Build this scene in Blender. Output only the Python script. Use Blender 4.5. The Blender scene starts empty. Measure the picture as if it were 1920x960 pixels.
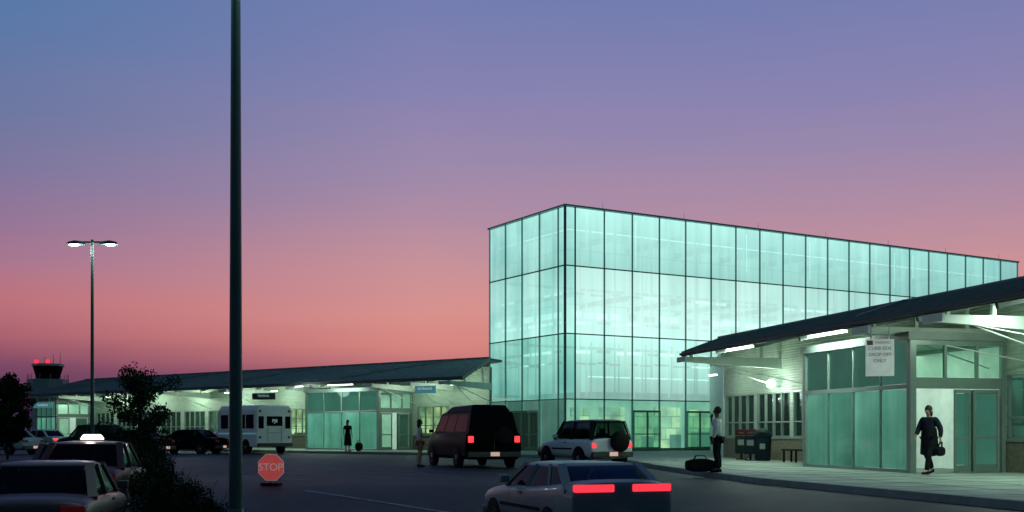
import bpy, math, random
from mathutils import Vector, Matrix
random.seed(7)
R=math.radians
scene=bpy.context.scene
COL=scene.collection
F=2068.0; CZ=1.25
def px(u,d): return (u-960)/F*d

# ---------------------------------------------------------------- materials
def nt(name):
    m=bpy.data.materials.new(name); m.use_nodes=True
    t=m.node_tree; t.nodes.clear(); o=t.nodes.new('ShaderNodeOutputMaterial')
    return m,t,o
def mat(name,col,rough=.6,metal=0,var=.15,scale=3.0,bump=0,bscale=40,emis=None,es=0,coat=0,wave=None,spec=.5):
    m,t,o=nt(name); b=t.nodes.new('ShaderNodeBsdfPrincipled')
    t.links.new(b.outputs[0],o.inputs[0])
    tc=t.nodes.new('ShaderNodeTexCoord')
    n=t.nodes.new('ShaderNodeTexNoise'); n.inputs['Scale'].default_value=scale; n.inputs['Detail'].default_value=6
    t.links.new(tc.outputs['Object'],n.inputs['Vector'])
    mr=t.nodes.new('ShaderNodeMapRange'); mr.inputs[1].default_value=.3; mr.inputs[2].default_value=.7
    mr.inputs[3].default_value=1-var; mr.inputs[4].default_value=1+var
    t.links.new(n.outputs[0],mr.inputs[0])
    mx=t.nodes.new('ShaderNodeVectorMath'); mx.operation='SCALE'; mx.inputs[0].default_value=col[:3]
    t.links.new(mr.outputs[0],mx.inputs['Scale']); t.links.new(mx.outputs[0],b.inputs['Base Color'])
    b.inputs['Roughness'].default_value=rough; b.inputs['Metallic'].default_value=metal
    b.inputs['Coat Weight'].default_value=coat; b.inputs['Specular IOR Level'].default_value=spec
    if emis: b.inputs['Emission Color'].default_value=(*emis,1); b.inputs['Emission Strength'].default_value=es
    if bump or wave:
        bp=t.nodes.new('ShaderNodeBump'); bp.inputs['Strength'].default_value=bump or .5
        if wave:
            w=t.nodes.new('ShaderNodeTexWave'); w.bands_direction=wave[0]; w.inputs['Scale'].default_value=wave[1]
            t.links.new(tc.outputs['Object'],w.inputs['Vector']); t.links.new(w.outputs['Fac'],bp.inputs['Height']); bp.inputs['Distance'].default_value=.03
        else:
            n2=t.nodes.new('ShaderNodeTexNoise'); n2.inputs['Scale'].default_value=bscale
            t.links.new(tc.outputs['Object'],n2.inputs['Vector']); t.links.new(n2.outputs[0],bp.inputs['Height']); bp.inputs['Distance'].default_value=.01
        t.links.new(bp.outputs[0],b.inputs['Normal'])
    return m
def glow_glass(name,lo,hi,trans=.3,strength=1.0,scale=.5,centre=None,falloff=30,tint=(.8,1,.95),gz=(1.0,1.0),streak=.0,refl=1.35,near=3):  # light from inside is painted as emission of the pane, graded by height
    m,t,o=nt(name); N=t.nodes.new; Lk=t.links.new
    geo=N('ShaderNodeNewGeometry'); tc=N('ShaderNodeTexCoord')
    n=N('ShaderNodeTexNoise'); n.inputs['Scale'].default_value=scale; n.inputs['Detail'].default_value=3
    Lk(geo.outputs['Position'],n.inputs['Vector'])
    oi=N('ShaderNodeObjectInfo')
    a=N('ShaderNodeMath'); a.operation='MULTIPLY_ADD'; Lk(oi.outputs['Random'],a.inputs[0]); a.inputs[1].default_value=.22; Lk(n.outputs[0],a.inputs[2])
    mr=N('ShaderNodeMapRange'); mr.inputs[1].default_value=.35; mr.inputs[2].default_value=.85; Lk(a.outputs[0],mr.inputs[0])
    fac=mr.outputs[0]
    if centre:  # painted falloff: panes get dimmer away from a bright centre
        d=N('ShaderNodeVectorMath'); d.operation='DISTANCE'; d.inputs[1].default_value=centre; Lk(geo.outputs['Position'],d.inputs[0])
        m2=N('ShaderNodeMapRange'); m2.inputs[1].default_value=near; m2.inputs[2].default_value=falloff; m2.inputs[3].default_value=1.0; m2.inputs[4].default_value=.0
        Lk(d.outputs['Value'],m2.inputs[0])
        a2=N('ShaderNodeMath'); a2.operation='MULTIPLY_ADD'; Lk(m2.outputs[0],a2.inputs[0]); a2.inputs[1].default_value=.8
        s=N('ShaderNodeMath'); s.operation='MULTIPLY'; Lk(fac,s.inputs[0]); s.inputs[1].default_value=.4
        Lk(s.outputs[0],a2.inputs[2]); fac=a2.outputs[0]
    mc=N('ShaderNodeMix'); mc.data_type='RGBA'; mc.inputs[6].default_value=(*lo,1); mc.inputs[7].default_value=(*hi,1); Lk(fac,mc.inputs[0])
    e=N('ShaderNodeEmission'); Lk(mc.outputs[2],e.inputs[0])
    sp=N('ShaderNodeSeparateXYZ'); Lk(tc.outputs['Generated'],sp.inputs[0])
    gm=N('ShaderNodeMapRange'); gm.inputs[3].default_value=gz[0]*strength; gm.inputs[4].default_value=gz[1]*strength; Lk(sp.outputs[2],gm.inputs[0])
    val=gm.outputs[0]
    if streak:  # upright shade lines painted into the glow
        mp=N('ShaderNodeMapping'); mp.inputs['Scale'].default_value=(1.6,1.6,.10); Lk(geo.outputs['Position'],mp.inputs[0])
        n3=N('ShaderNodeTexNoise'); n3.inputs['Scale'].default_value=1.3; n3.inputs['Detail'].default_value=4; Lk(mp.outputs[0],n3.inputs['Vector'])
        m3=N('ShaderNodeMapRange'); m3.inputs[1].default_value=.35; m3.inputs[2].default_value=.65; m3.inputs[3].default_value=1-streak; m3.inputs[4].default_value=1+streak*.6; Lk(n3.outputs[0],m3.inputs[0])
        mu=N('ShaderNodeMath'); mu.operation='MULTIPLY'; Lk(val,mu.inputs[0]); Lk(m3.outputs[0],mu.inputs[1]); val=mu.outputs[0]
    Lk(val,e.inputs[1])
    tr=N('ShaderNodeBsdfTransparent'); tr.inputs[0].default_value=(*tint,1)
    mx=N('ShaderNodeMixShader'); mx.inputs[0].default_value=trans; Lk(e.outputs[0],mx.inputs[1]); Lk(tr.outputs[0],mx.inputs[2])
    gl=N('ShaderNodeBsdfGlossy'); gl.inputs['Roughness'].default_value=.06; gl.inputs['Color'].default_value=(.8,.9,.95,1)
    fr=N('ShaderNodeFresnel'); fr.inputs[0].default_value=refl
    m5=N('ShaderNodeMixShader'); Lk(fr.outputs[0],m5.inputs[0]); Lk(mx.outputs[0],m5.inputs[1]); Lk(gl.outputs[0],m5.inputs[2])
    Lk(m5.outputs[0],o.inputs[0]); return m
def tinted(name,tint,refl=1.3):
    m,t,o=nt(name); N=t.nodes.new; Lk=t.links.new
    n=N('ShaderNodeTexNoise'); n.inputs['Scale'].default_value=4
    tr=N('ShaderNodeBsdfTransparent'); tr.inputs[0].default_value=(*tint,1)
    gl=N('ShaderNodeBsdfGlossy'); gl.inputs['Color'].default_value=(.75,.85,.9,1)
    mr=N('ShaderNodeMapRange'); mr.inputs[3].default_value=.03; mr.inputs[4].default_value=.10; Lk(n.outputs[0],mr.inputs[0]); Lk(mr.outputs[0],gl.inputs['Roughness'])
    fr=N('ShaderNodeFresnel'); fr.inputs[0].default_value=refl
    mx=N('ShaderNodeMixShader'); Lk(fr.outputs[0],mx.inputs[0]); Lk(tr.outputs[0],mx.inputs[1]); Lk(gl.outputs[0],mx.inputs[2]); Lk(mx.outputs[0],o.inputs[0]); return m
def emis(name,col,s):
    m,t,o=nt(name); e=t.nodes.new('ShaderNodeEmission'); e.inputs[0].default_value=(*col,1); e.inputs[1].default_value=s
    t.links.new(e.outputs[0],o.inputs[0]); return m
def interior_glow(name,c1,c2,s,sx=1.2):  # room light painted as patchy emission of the wall itself
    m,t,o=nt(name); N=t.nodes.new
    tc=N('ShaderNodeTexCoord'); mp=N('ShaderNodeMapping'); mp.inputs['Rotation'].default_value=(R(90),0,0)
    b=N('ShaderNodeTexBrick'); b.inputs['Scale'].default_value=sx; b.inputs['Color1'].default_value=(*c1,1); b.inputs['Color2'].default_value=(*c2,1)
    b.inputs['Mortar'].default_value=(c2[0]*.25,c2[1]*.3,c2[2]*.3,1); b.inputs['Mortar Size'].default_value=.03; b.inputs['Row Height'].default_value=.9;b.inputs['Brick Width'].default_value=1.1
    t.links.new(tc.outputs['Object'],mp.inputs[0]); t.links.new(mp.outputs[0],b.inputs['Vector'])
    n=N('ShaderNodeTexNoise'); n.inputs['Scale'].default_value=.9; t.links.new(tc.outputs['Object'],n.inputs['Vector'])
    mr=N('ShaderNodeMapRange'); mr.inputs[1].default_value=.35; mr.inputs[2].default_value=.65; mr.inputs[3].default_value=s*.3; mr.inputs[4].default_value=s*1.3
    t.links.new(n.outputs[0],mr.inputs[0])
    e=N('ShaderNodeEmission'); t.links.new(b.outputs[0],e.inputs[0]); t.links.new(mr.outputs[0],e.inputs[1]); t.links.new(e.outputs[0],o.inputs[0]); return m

M={}
M['asphalt']=mat('asphalt',(.017,.027,.032),.65,var=.5,scale=.45,bump=.4,bscale=60,spec=.2)
M['concrete']=mat('concrete',(.27,.35,.30),.75,var=.22,scale=1.2,bump=.2,bscale=25,spec=.2)
M['kerb']=mat('kerb',(.20,.25,.24),.8,spec=.2)
M['paint']=mat('road_paint',(.16,.20,.24),.7,var=.5,scale=6,spec=.2)
M['roof']=mat('roof_metal',(.14,.21,.185),.6,var=.25,scale=.5,spec=.15)
M['seam']=mat('roof_seam',(.21,.29,.27),.55,spec=.2)
M['fascia']=mat('fascia',(.085,.095,.09),.5,var=.1,spec=.2)
M['soffit']=mat('soffit',(.32,.42,.36),.6,var=.1,wave=('X',3.0))
M['white']=mat('white_steel',(.52,.62,.56),.45,var=.08)
M['siding']=mat('siding',(.34,.46,.37),.55,var=.1,wave=('Z',3.2))
M['cladding']=mat('cladding_panel',(.18,.24,.22),.5,var=.08)
M['brick']=mat('block_base',(.14,.14,.10),.85,var=.25,scale=8,bump=.4,bscale=18)
M['alu']=mat('aluminium',(.20,.28,.25),.4,metal=.2,var=.05)
M['darkframe']=mat('dark_frame',(.03,.06,.055),.4,metal=.3)
M['towerframe']=mat('curtain_frame',(.11,.27,.25),.5,var=.1,spec=.3)
M['towerfin']=mat('curtain_fin',(.32,.52,.48),.4,var=.1)
M['black']=mat('black_rubber',(.010,.010,.012),.7,spec=.1)
M['cabin']=mat('seat_cloth',(.02,.024,.026),.9,spec=.1)
M['rim']=mat('rim',(.30,.32,.33),.4,metal=.6)
M['carglass']=tinted('car_glass',(.42,.5,.48),1.16)
M['carglassdk']=mat('car_glass_dark',(.004,.006,.007),.15,var=0,spec=.04)
M['chrome']=mat('chrome',(.4,.4,.4),.3,metal=1)
M['tail']=mat('tail_lamp',(.35,.01,.015),.25,emis=(1,.05,.06),es=1.5)
M['tailhot']=emis('tail_lamp_lit',(1,.045,.075),1.1)
M['taildim']=mat('tail_lamp_dim',(.06,.006,.008),.3,emis=(1,.04,.05),es=.02)
M['headlamp']=mat('head_lamp',(.4,.45,.45),.2)
M['plate']=mat('plate',(.5,.5,.5),.5,emis=(1,.6,.5),es=.5)
M['pole']=mat('pole_paint',(.06,.125,.115),.42,metal=.15,var=.12,scale=1.5,spec=.3)
M['lampglow']=emis('lamp_glow',(.8,1,.9),9)
M['taxiglow']=emis('taxi_glow',(1,.86,.80),3)
M['tube']=emis('tube_glow',(.85,1,.84),5)
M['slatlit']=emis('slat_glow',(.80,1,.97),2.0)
M['slatdark']=mat('slat_dark',(.03,.12,.11),.6,spec=.1)
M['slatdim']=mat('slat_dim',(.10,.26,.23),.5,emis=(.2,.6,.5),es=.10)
M['leaf']=mat('leaf',(.022,.052,.026),.9,var=.5,scale=2,spec=0)
M['leafdk']=mat('leaf_dark',(.006,.017,.010),.9,var=.5,scale=2,spec=0)
M['bark']=mat('bark',(.035,.03,.025),.9,bump=.5,bscale=15,spec=0)
M['clear']=glow_glass('clear_glass',(.06,.16,.12),(.11,.24,.19),trans=.86,tint=(.8,.97,.88),strength=.6,refl=1.25)
M['green']=glow_glass('green_frosted_glass',(.055,.22,.15),(.13,.40,.29),trans=.22,tint=(.5,.9,.75),scale=.6,gz=(.75,1.15),streak=.2,refl=1.25)
M['greendk']=glow_glass('green_dim_glass',(.028,.10,.075),(.05,.165,.12),trans=.22,tint=(.5,.85,.72),scale=.6,refl=1.25)
c1=(9,65.6,7.4)
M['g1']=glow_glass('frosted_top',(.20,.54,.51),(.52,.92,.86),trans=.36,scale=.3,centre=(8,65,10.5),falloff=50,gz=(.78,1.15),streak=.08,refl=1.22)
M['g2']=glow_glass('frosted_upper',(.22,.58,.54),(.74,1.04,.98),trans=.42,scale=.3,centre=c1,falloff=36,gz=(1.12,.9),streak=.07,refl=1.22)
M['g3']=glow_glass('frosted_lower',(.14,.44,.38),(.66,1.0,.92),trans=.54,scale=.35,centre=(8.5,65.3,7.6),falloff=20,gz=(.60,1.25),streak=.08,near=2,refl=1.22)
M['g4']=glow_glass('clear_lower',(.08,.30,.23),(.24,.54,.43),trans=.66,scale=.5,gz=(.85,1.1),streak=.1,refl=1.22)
M['h1']=glow_glass('frosted_end_top',(.26,.62,.57),(.50,.90,.83),trans=.34,scale=.4,gz=(.85,1.15),streak=.08,refl=1.15)  # end face: same frosted glass with its own painted brightness
M['h2']=glow_glass('frosted_end_upper',(.30,.68,.62),(.60,1.0,.92),trans=.38,scale=.4,gz=(1.1,.9),streak=.08,refl=1.15)
M['h3']=glow_glass('frosted_end_lower',(.15,.44,.38),(.36,.74,.64),trans=.50,scale=.4,gz=(.75,1.2),streak=.1,refl=1.15)
M['in_warm']=interior_glow('interior_warm',(.95,1.0,.50),(.40,.58,.32),1.05)
M['in_cool']=interior_glow('interior_cool',(.20,.42,.32),(.07,.20,.16),.6,.6)
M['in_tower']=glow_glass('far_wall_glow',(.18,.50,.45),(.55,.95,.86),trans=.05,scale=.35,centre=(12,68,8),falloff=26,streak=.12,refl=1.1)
M['in_white']=mat('interior_white_glow',(.62,.70,.64),.6,emis=(.75,1,.85),es=.25)  # weak emission painted in so white interior parts look lit
M['skin']=mat('skin',(.42,.24,.17),.6,var=.05)
M['skindk']=mat('skin_dark',(.13,.075,.05),.6,var=.05)
M['hair']=mat('hair',(.015,.011,.01),.6)
M['shirtwhite']=mat('shirt_white',(.62,.68,.70),.8,var=.08,scale=10,bump=.3,bscale=20)
M['cloth_black']=mat('cloth_black',(.012,.013,.016),.9,var=.3,scale=8,spec=.05)
M['cloth_navy']=mat('cloth_navy',(.016,.022,.034),.9,var=.3,scale=8,spec=.05)
M['cloth_pink']=mat('cloth_pink',(.75,.62,.62),.85)
M['cloth_tan']=mat('cloth_tan',(.40,.17,.11),.85)
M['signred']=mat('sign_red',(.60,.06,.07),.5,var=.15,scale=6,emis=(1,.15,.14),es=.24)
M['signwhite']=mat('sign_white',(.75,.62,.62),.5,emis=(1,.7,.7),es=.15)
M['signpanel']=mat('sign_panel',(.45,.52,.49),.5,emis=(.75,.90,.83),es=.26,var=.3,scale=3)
M['signdark']=mat('sign_dark',(.015,.03,.03),.5)
M['signblue']=mat('sign_blue',(.06,.22,.30),.5,emis=(.2,.7,.8),es=.2)
M['magenta']=mat('sign_magenta',(.35,.12,.16),.6)
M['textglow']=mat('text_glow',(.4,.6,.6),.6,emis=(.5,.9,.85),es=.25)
M['signface']=mat('sign_lettering',(.8,.8,.8),.6,emis=(.9,1,1),es=.4)

# ---------------------------------------------------------------- mesh builder
class MB:
    def __init__(s): s.v=[]; s.f=[]; s.m=[]; s.mats=[]
    def mi(s,k):
        if k not in s.mats: s.mats.append(k)
        return s.mats.index(k)
    def poly(s,pts,k):
        b=len(s.v); s.v+= [tuple(p) for p in pts]; s.f.append(tuple(range(b,b+len(pts)))); s.m.append(s.mi(k)); return s
    def hexa(s,p,k):
        b=len(s.v); s.v+=[tuple(q) for q in p]
        for f in ((3,2,1,0),(4,5,6,7),(0,1,5,4),(1,2,6,5),(2,3,7,6),(3,0,4,7)):
            s.f.append(tuple(b+i for i in f)); s.m.append(s.mi(k))
        return s
    def box(s,x0,x1,y0,y1,z0,z1,k):
        if x0>x1:x0,x1=x1,x0
        if y0>y1:y0,y1=y1,y0
        return s.hexa([(x0,y0,z0),(x1,y0,z0),(x1,y1,z0),(x0,y1,z0),(x0,y0,z1),(x1,y0,z1),(x1,y1,z1),(x0,y1,z1)],k)
    def cyl(s,p,q,r1,r2,k,n=12,caps=True):
        p=Vector(p); q=Vector(q); d=(q-p).normalized(); a=d.orthogonal().normalized(); c=d.cross(a)
        b=len(s.v)
        for (o,r) in ((p,r1),(q,r2)):
            for i in range(n):
                t=2*math.pi*i/n; s.v.append(tuple(o+a*r*math.cos(t)+c*r*math.sin(t)))
        for i in range(n):
            j=(i+1)%n; s.f.append((b+i,b+j,b+n+j,b+n+i)); s.m.append(s.mi(k))
        if caps:
            s.f.append(tuple(b+i for i in range(n-1,-1,-1))); s.m.append(s.mi(k))
            s.f.append(tuple(b+n+i for i in range(n))); s.m.append(s.mi(k))
        return s
    def beam(s,p,q,w,h,k):
        p=Vector(p);q=Vector(q);d=(q-p).normalized(); up=Vector((0,0,1)); r=d.cross(up)
        if r.length<.01: r=Vector((1,0,0))
        r.normalize(); u=r.cross(d)
        pts=[]
        for o in (p,q):
            pts+= [o-r*w/2-u*h/2,o+r*w/2-u*h/2,o+r*w/2+u*h/2,o-r*w/2+u*h/2]
        return s.hexa(pts,k)
    def loft(s,rings,k,caps=True):
        n=len(rings[0]); b=len(s.v)
        for r in rings: s.v+=[tuple(p) for p in r]
        for i in range(len(rings)-1):
            for j in range(n):
                a=b+i*n; j2=(j+1)%n
                s.f.append((a+j,a+j2,a+n+j2,a+n+j)); s.m.append(s.mi(k))
        if caps:
            s.f.append(tuple(b+j for j in range(n-1,-1,-1))); s.m.append(s.mi(k))
            e=b+(len(rings)-1)*n; s.f.append(tuple(e+j for j in range(n))); s.m.append(s.mi(k))
        return s
    def sphere(s,c,r,k,n=12,m=8,sc=(1,1,1)):
        rings=[]
        for i in range(m+1):
            t=math.pi*i/m; t=min(max(t,.02),math.pi-.02)
            rings.append([(c[0]+r*sc[0]*math.sin(t)*math.cos(2*math.pi*j/n),c[1]+r*sc[1]*math.sin(t)*math.sin(2*math.pi*j/n),c[2]-r*sc[2]*math.cos(t)) for j in range(n)])
        return s.loft(rings,k)
    def obj(s,name,parent=None,bevel=0,smooth=False,label=None,seg=2,sub=0):
        me=bpy.data.meshes.new(name); me.from_pydata(s.v,[],s.f); me.update()
        for k in s.mats: me.materials.append(M[k] if isinstance(k,str) else k)
        me.polygons.foreach_set('material_index',s.m)
        if smooth or bevel: me.polygons.foreach_set('use_smooth',[True]*len(me.polygons))
        o=bpy.data.objects.new(name,me); COL.objects.link(o)
        if parent: o.parent=parent
        if bevel:
            b=o.modifiers.new('b','BEVEL'); b.width=bevel; b.segments=seg; b.limit_method='ANGLE'; b.angle_limit=R(25)
            w=o.modifiers.new('w','WEIGHTED_NORMAL')
        elif sub:
            q=o.modifiers.new('s','SUBSURF'); q.levels=sub; q.render_levels=sub
        elif smooth:
            try: me.set_sharp_from_angle(angle=R(40))
            except Exception: pass
        if label: o['label']=label
        return o
def thing(name,label,cat,loc=(0,0,0),rz=0,group=None):
    e=bpy.data.objects.new(name,None); COL.objects.link(e); e.empty_display_size=.3
    e.location=loc; e.rotation_euler=(0,0,rz); e['label']=label; e['category']=cat
    if group: e['group']=group
    return e
def text(body,size,loc,rot,k,parent,name='lettering',align='CENTER'):
    c=bpy.data.curves.new('t','FONT'); c.body=body; c.size=size; c.align_x=align; c.align_y='CENTER'; c.extrude=.002
    t=bpy.data.objects.new('tmp',c); COL.objects.link(t)
    bpy.context.view_layer.update()
    me=bpy.data.meshes.new_from_object(t); bpy.data.objects.remove(t)
    me.materials.clear(); me.materials.append(M[k])
    o=bpy.data.objects.new(name,me); COL.objects.link(o); o.location=loc; o.rotation_euler=rot
    if parent: o.parent=parent
    return o
def point(loc,power,col=(.84,1,.80),rad=.12,parent=None):
    l=bpy.data.lights.new('lamp','POINT'); l.energy=power; l.color=col; l.shadow_soft_size=rad
    o=bpy.data.objects.new('lamp_light',l); COL.objects.link(o); o.location=loc
    if parent:o.parent=parent
    return o
def area(loc,rot,sx,sy,power,col,parent=None):
    l=bpy.data.lights.new('area','AREA'); l.shape='RECTANGLE'; l.size=sx; l.size_y=sy; l.energy=power; l.color=col
    o=bpy.data.objects.new('lamp_light',l); COL.objects.link(o); o.location=loc; o.rotation_euler=rot
    if parent:o.parent=parent
    return o

# ---------------------------------------------------------------- ground
def ss(a,b,x):
    t=min(max((x-a)/(b-a),0),1); return t*t*(3-2*t)
def g(x,y):
    A=1-ss(20,27.5,y); B=(1-ss(-10.5,-7.5,x))*(1-ss(28,42,y))
    return -.62*max(A,B)*(1-ss(3.6,5.6,x))
mb=MB(); xs=[-900,-300,-120]+[-60+i*1.5 for i in range(0,80)]+[120,300,900]; ys=[-60,-20]+[0+i*1.25 for i in range(0,60)]+[110,200,500,1500]
for y in ys:
    for x in xs: mb.v.append((x,y,g(x,y)))
nx=len(xs)
for j in range(len(ys)-1):
    for i in range(nx-1):
        a=j*nx+i; mb.f.append((a,a+1,a+nx+1,a+nx)); mb.m.append(mb.mi('asphalt'))
o=mb.obj('ground',smooth=True); o['kind']='structure'

OR=Vector((6.5,42,0)); angR=math.atan2(-.970,.242)
OL=Vector((-2.76,60.6,0)); angL=math.atan2(-.62,.785)
def RW(s,w): return (OR.x+.242*s+.970*w, OR.y-.970*s+.242*w)
def LW(s,w): return (OL.x-.785*s+.62*w, OL.y+.62*s+.785*w)
kerb=[RW(34,-4.2),RW(24,-4.2),RW(15,-4.2),(5.45,31.5),(5.0,37),(4.75,43),(3.9,48),(1.9,52.5),(-1.2,56.6),LW(0,-2.4),LW(12,-2.4),LW(30,-2.4),LW(50,-2.4)]
back=[LW(50,20),LW(0,20),(30,85),(45,60),(40,10)]
mb=MB(); poly=[(x,y,.15) for x,y in kerb+back]; mb.poly(poly,'concrete')
o=mb.obj('pavement'); o['kind']='structure'
mb=MB()
for i in range(len(kerb)-1):
    a=Vector((*kerb[i],0)); b=Vector((*kerb[i+1],0)); d=(b-a).normalized(); n=Vector((d.y,-d.x,0))
    if n.x>0 and i<6: n=-n
    if n.y>0 and i>=6: n=-n
    mb.hexa([a+Vector((0,0,-.4)),b+Vector((0,0,-.4)),b+n*.16+Vector((0,0,-.4)),a+n*.16+Vector((0,0,-.4)),a+Vector((0,0,.152)),b+Vector((0,0,.152)),b+n*.14+Vector((0,0,.147)),a+n*.14+Vector((0,0,.147))],'kerb')
o=mb.obj('kerb'); o['kind']='structure'
mb=MB()
for i in range(-2,22):
    s=i*1.5; a=RW(s,-4.1); b=RW(s,3.9)
    mb.beam((a[0],a[1],.1515),(b[0],b[1],.1515),.02,.004,'darkframe')
for w in (-2.4,-.6):
    a=RW(-2,w); b=RW(30,w); mb.beam((a[0],a[1],.1515),(b[0],b[1],.1515),.02,.004,'darkframe')
o=mb.obj('pavement_joint'); o['kind']='structure'
def stripe(p,q,w,name='road_marking'):
    mb=MB(); p=Vector((*p,0)); q=Vector((*q,0)); n=max(2,int((q-p).length/1.2)); d=(q-p).normalized(); r=Vector((d.y,-d.x,0))*w/2
    for i in range(n):
        a=p+(q-p)*i/n; b=p+(q-p)*(i+1)/n
        pts=[a-r,b-r,b+r,a+r]; mb.poly([(t.x,t.y,g(t.x,t.y)+.008) for t in pts],'paint')
    o=mb.obj(name); o['kind']='structure'
for k in range(5):
    stripe((-9.5+k*1.9,33+k*1.2),(-5.2+k*1.9,28.5+k*1.2),.11)
stripe((-13,50),(-3,39),.12); stripe((-9,47),(-2.6,33.5),.10); stripe((-22,62),(-12,52),.12)
stripe((-4.8,25.5),(-.9,22.5),.1); stripe((-6.2,36.3),(-4.2,36.3),.3)

# ---------------------------------------------------------------- terminal wings
def wing(label,O,ang,sg,s0k,L,vests,beams,wall0,lights,downs,skips,interior):
    T=thing('terminal_building',label,'building',(O.x,O.y,0),ang)
    X=lambda s:sg*s
    zt=lambda w: 4.30+w*.242 if w<=6 else 5.752-(w-6)*.05
    s0=lambda w: s0k*min(w,6)
    th=.14
    mb=MB(); ws=[0,1.5,3,4.5,6,12,18]
    for a,b in zip(ws[:-1],ws[1:]):
        mb.poly([(X(s0(a)),a,zt(a)),(X(L),a,zt(a)),(X(L),b,zt(b)),(X(s0(b)),b,zt(b))],'roof')
        mb.poly([(X(s0(a)),a,zt(a)-th),(X(L),a,zt(a)-th),(X(L),b,zt(b)-th),(X(s0(b)),b,zt(b)-th)],'fascia')
        for s_ in ((s0(a),s0(b)),(L,L)):
            mb.poly([(X(s_[0]),a,zt(a)),(X(s_[1]),b,zt(b)),(X(s_[1]),b,zt(b)-th),(X(s_[0]),a,zt(a)-th)],'fascia')
    mb.obj('roof',T)
    mb=MB(); s=math.ceil(s0(6)) if s0k<0 else .4
    while s<L:
        if s0k<0: wa=max(0,s/s0k) if s<0 else 0; wb=6
        else: wa=0; wb=min(6,s/s0k)
        if wb-wa>.3: mb.beam((X(s),wa+.02,zt(wa)+.022),(X(s),wb,zt(wb)+.022),.035,.045,'seam')
        s+=.61
    s=5.5
    while s<L-6:
        mb.beam((X(s),5.9,zt(5.9)+.07),(X(s+5.2),.9,zt(.9)+.07),.09,.07,'seam'); s+=11.5
    mb.beam((X(s0(6)),6,zt(6)+.03),(X(L),6,zt(6)+.03),.25,.08,'seam')
    mb.obj('roof_seam',T)
    mb=MB(); mb.beam((X(0),-.03,4.22),(X(L),-.03,4.22),.05,.19,'fascia'); mb.cyl((X(0.01),-.10,4.2),(X(L),-.10,4.2),.05,.05,'fascia',8)
    mb.beam((X(s0(0)),0,4.21),(X(s0(6)),6,zt(6)-.09),.08,.2,'fascia'); mb.obj('gutter',T)
    mb=MB(); mb.poly([(X(s0(.1)),.1,zt(.1)-.16),(X(L),.1,zt(.1)-.16),(X(L),3.98,zt(3.98)-.16),(X(s0(3.98)),3.98,zt(3.98)-.16)],'soffit')
    s=1.5
    while s<L: mb.beam((X(s+1.2),.15,zt(.15)-.24),(X(s+1.2),3.95,zt(3.95)-.24),.10,.14,'cladding'); s+=3.0
    mb.obj('soffit',T)
    mb=MB(); mb.box(X(wall0),X(L),4.0,4.25,.15,.98,'brick'); mb.box(X(wall0),X(L),3.97,4.2,.98,1.05,'alu')
    mb.obj('wall_base',T)
    mb=MB(); mb.box(X(wall0),X(L),4.02,4.22,2.82,5.08,'siding')
    mb.box(X(L-.2),X(L),4.3,17.8,.15,5.0,'siding'); mb.box(X(wall0),X(L),17.6,17.8,.15,4.9,'siding')
    mb.obj('wall',T)
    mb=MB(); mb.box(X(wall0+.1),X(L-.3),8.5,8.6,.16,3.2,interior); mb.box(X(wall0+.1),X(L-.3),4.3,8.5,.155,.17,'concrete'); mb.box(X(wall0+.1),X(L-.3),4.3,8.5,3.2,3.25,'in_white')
    mb.obj('interior_wall',T)
    mb=MB(); rr=random.Random(5); s=wall0+1
    while s<L-2:
        y=rr.uniform(5.2,7.6); h=rr.uniform(.9,1.9); mb.box(X(s),X(s+rr.uniform(.4,1.6)),y,y+.5,.17,h,rr.choice(['cabin','cladding','siding','darkframe'])); s+=rr.uniform(1.2,3)
    mb.obj('interior_furniture',T)
    s=wall0+.1; Wn=3.0; pw=.16 if sg>0 else .34
    while s+Wn<L:
        if not any(a-1.2<s+Wn/2<b+1.2 for a,b in skips):
            mb=MB(); z0,z1=1.05,2.82
            for k in range(5): xx=s+.05+k*(Wn-pw-.11)/4; mb.box(X(xx),X(xx+.06),4.0,4.1,z0,z1,'alu')
            mb.box(X(s+.05),X(s+Wn-pw),4.0,4.1,z0,z0+.06,'alu'); mb.box(X(s+.05),X(s+Wn-pw),4.0,4.1,z1-.06,z1,'alu'); mb.box(X(s+.05),X(s+Wn-pw),4.01,4.09,1.62,1.67,'alu')
            mb.box(X(s+Wn-pw),X(s+Wn+.05),4.0,4.2,z0,z1,'siding')
            w=mb.obj('window',T)
            MB().box(X(s+.05),X(s+Wn-pw),4.13,4.14,z0+.05,z1-.05,'clear').obj('window_pane',w)
        else:
            MB().box(X(s),X(s+Wn),4.01,4.19,1.05,2.82,'siding').obj('wall_panel',T)
        s+=Wn
    for (a,b,dside) in vests:
        mb=MB(); n=4; w0,w1=1.0,3.95
        top=3.72
        for k in range(n+1):
            xx=a+(b-a)*k/n; mb.box(X(xx-.03),X(xx+.03),w0,w0+.1,.15,top,'alu')
        mb.box(X(a-.04),X(b+.04),w0-.02,w0+.12,2.42,2.54,'alu'); mb.box(X(a-.04),X(b+.04),w0-.01,w0+.11,.15,.24,'alu')
        mb.box(X(a-.12),X(b+.12),w0-.1,w1,top,top+.22,'cladding')
        for q in (a,b):
            mb.box(X(q-.09),X(q+.09),w0-.03,w0+.15,.15,top,'alu'); mb.box(X(q-.06),X(q+.06),w1-.12,w1,.15,top,'alu')
            mb.box(X(q-.05),X(q+.05),w0+.1,w1,2.42,2.72,'alu'); mb.box(X(q-.05),X(q+.05),w0+.1,w1,3.6,top,'alu')
            for k in (1,2): yy=w0+.1+(w1-w0)*k/3; mb.box(X(q-.04),X(q+.04),yy-.04,yy+.04,2.72,3.6,'alu')
        V=mb.obj('entrance_vestibule',T)
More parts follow.
